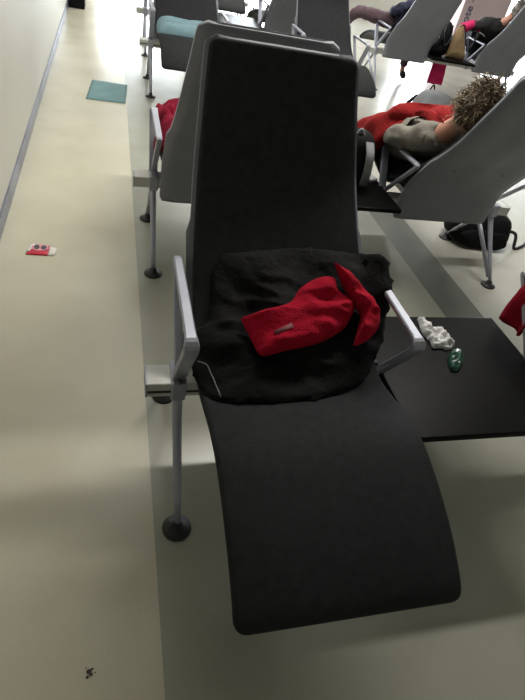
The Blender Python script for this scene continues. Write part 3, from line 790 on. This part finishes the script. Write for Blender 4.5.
# --- red blanket over the sleeper
def blanket():
    rings = []; n = 26; K = 34
    def lin(y, T):
        for (a, u), (b, v) in zip(T, T[1:]):
            if y <= b: return u + (v - u) * (y - a) / (b - a)
        return T[-1][1]
    for i in range(n + 1):
        f = i / n; y = 2.46 + f * .80
        top = lin(y, [(2.46, .945), (2.6, .94), (2.78, .885), (2.95, .79), (3.12, .71), (3.2, .65), (3.26, .58)])
        g = max(0, min(1, (y - 2.73) / .11)); g = g * g * (3 - 2 * g); xl = 1.645 - .145 * g; hang = .24 * g - .035 * (1 - g); top += .022 * math.exp(-((y - 2.66) / .1) ** 2)
        P = smoothpath([(xl - .03, y, top - .06 - hang), (xl - .02, y, top - .07), (xl + .05, y, top), (xl + .20, y, top + .015), (xl + .36, y, top - .03), (xl + .45, y, top - .13)], 6)
        outer = []; inner = []
        for k, p in enumerate(P):
            t = (P[min(k + 1, len(P) - 1)] - P[max(k - 1, 0)]).normalized(); nn = Vector((-t.z, 0, t.x))
            wv = .028 * noise.noise(Vector((k * .25, f * 5, 3))) + .014 * math.sin(k * .55 + f * 16)
            q = p + nn * wv + Vector((0, .03 * noise.noise(Vector((k * .3, f * 3, 9))), 0))
            outer.append(q + nn * .008); inner.append(q - nn * .008)
        rings.append(outer + inner[::-1])
    V, F = loft(rings); return pyobj('blanket', V, F, M['blanket'])
tag(blanket(), 'red blanket draped over the sleeper on the grey backed seat at right', 'blanket')

# ------------------------------------------------------------------ things on the far right side table
def P4t(x, y, h): return Vector((x, y, .457 + h))
_n0 = set(bpy.data.objects)
fb = empty('tote_bag', (4.0, 7.12, .457)); tag(fb, 'black bag slumped against the tan bag on the far right side table', 'bag')
heap('bag_body', [(3.855, 0), (4.13, 0), (4.155, .12), (4.145, .27), (4.11, .38), (4.05, .37), (3.97, .24), (3.87, .10)], lambda a, b, h: Vector((a, 7.19 - h, .458 + b)), .16, M['bag'], fb, nr=12, nb=70, wr=.12, p_=4)
tube('carry_handle', [(4.02, 7.10, .80), (4.0, 7.04, .70), (4.04, 7.0, .60), (4.10, 7.04, .70), (4.11, 7.10, .82)], .007, M['dark'], fb, sm=6, seg=6)
tb = empty('shoulder_bag', (4.30, 7.12, .457)); tag(tb, 'upright tan bag on the far right side table, beside the black one', 'bag')
heap('bag_body', [(4.16, 0), (4.17, .22), (4.20, .36), (4.26, .38), (4.34, .24), (4.42, .10), (4.44, 0)], lambda a, b, h: Vector((a, 7.12 - h, .458 + b)), .06, M['tan'], tb, nr=10, nb=60, wr=.1, p_=4)
tube('bag_trim', [(4.21, 7.10, .82), (4.27, 7.10, .84), (4.36, 7.10, .70), (4.44, 7.10, .56)], .008, M['dark'], tb, sm=5, seg=6)
pc = tag(drape('garment', [(4.36, 7.25, .80), (4.50, 7.25, .86), (4.68, 7.25, .82), (4.80, 7.24, .72)], .20, .16, .10, M['pink'], seed=7, amp=.03),
         'pink garment piled over the armrest beside the tan bag', 'garment')
tag(drape('garment', [(4.20, 7.255, .455), (4.20, 7.262, .40), (4.21, 7.26, .30), (4.215, 7.25, .20), (4.22, 7.25, .09)], .20, .24, .045, M['pink'], seed=2, axis=(1, 0, 0), amp=.02),
    'pink garment hanging down below the edge of the far side table', 'garment')
lp = empty('laptop_case', (4.62, 7.2, .6)); tag(lp, 'black case with a white edge between the pink garment and the grey haired person', 'case')
def obox(name, c, sz, rot, m, par, bev=.006):
    o = box(name, (-sz[0] / 2, -sz[1] / 2, -sz[2] / 2), (sz[0] / 2, sz[1] / 2, sz[2] / 2), m, None, bev)
    T = Matrix.Translation(Vector(c)) @ Matrix.Rotation(rot[2], 4, 'Z') @ Matrix.Rotation(rot[1], 4, 'Y') @ Matrix.Rotation(rot[0], 4, 'X')
    o.data.transform(T); o.parent = par; o.matrix_parent_inverse = world_of(par).inverted(); return o
obox('case_body', (4.63, 7.12, .65), (.26, .05, .20), (0, .35, 0), M['bag'], lp); obox('white_edge', (4.665, 7.12, .752), (.26, .054, .014), (0, .35, 0), M['white_pack'], lp, .002)

for o in set(bpy.data.objects) - _n0:
    if o.parent is None: o.location.x += .14
# ------------------------------------------------------------------ column panel with lettering
cp = empty('column', (6.2, 9.7, 0)); tag(cp, 'pale pink panelled column with vertical lettering behind the far seats', 'column')
box('column_panel', (5.74, 9.5, 0), (6.62, 9.9, CH), M['sign'], cp, bev=.01)
cu = bpy.data.curves.new('t', 'FONT'); cu.body = 'ote \u2013'; cu.size = .19; cu.extrude = .004
to = bpy.data.objects.new('t', cu); COL.objects.link(to)
to.matrix_world = Matrix.Translation((5.93, 9.494, .62)) @ Matrix.Rotation(math.radians(-90), 4, 'Y') @ Matrix.Rotation(math.radians(90), 4, 'X')
bpy.context.view_layer.update()
tm = bpy.data.meshes.new_from_object(to.evaluated_get(bpy.context.evaluated_depsgraph_get())); tm.transform(to.matrix_world)
bpy.data.objects.remove(to); tm.materials.clear(); link('lettering', tm, M['sign_text'], cp, smooth=False)
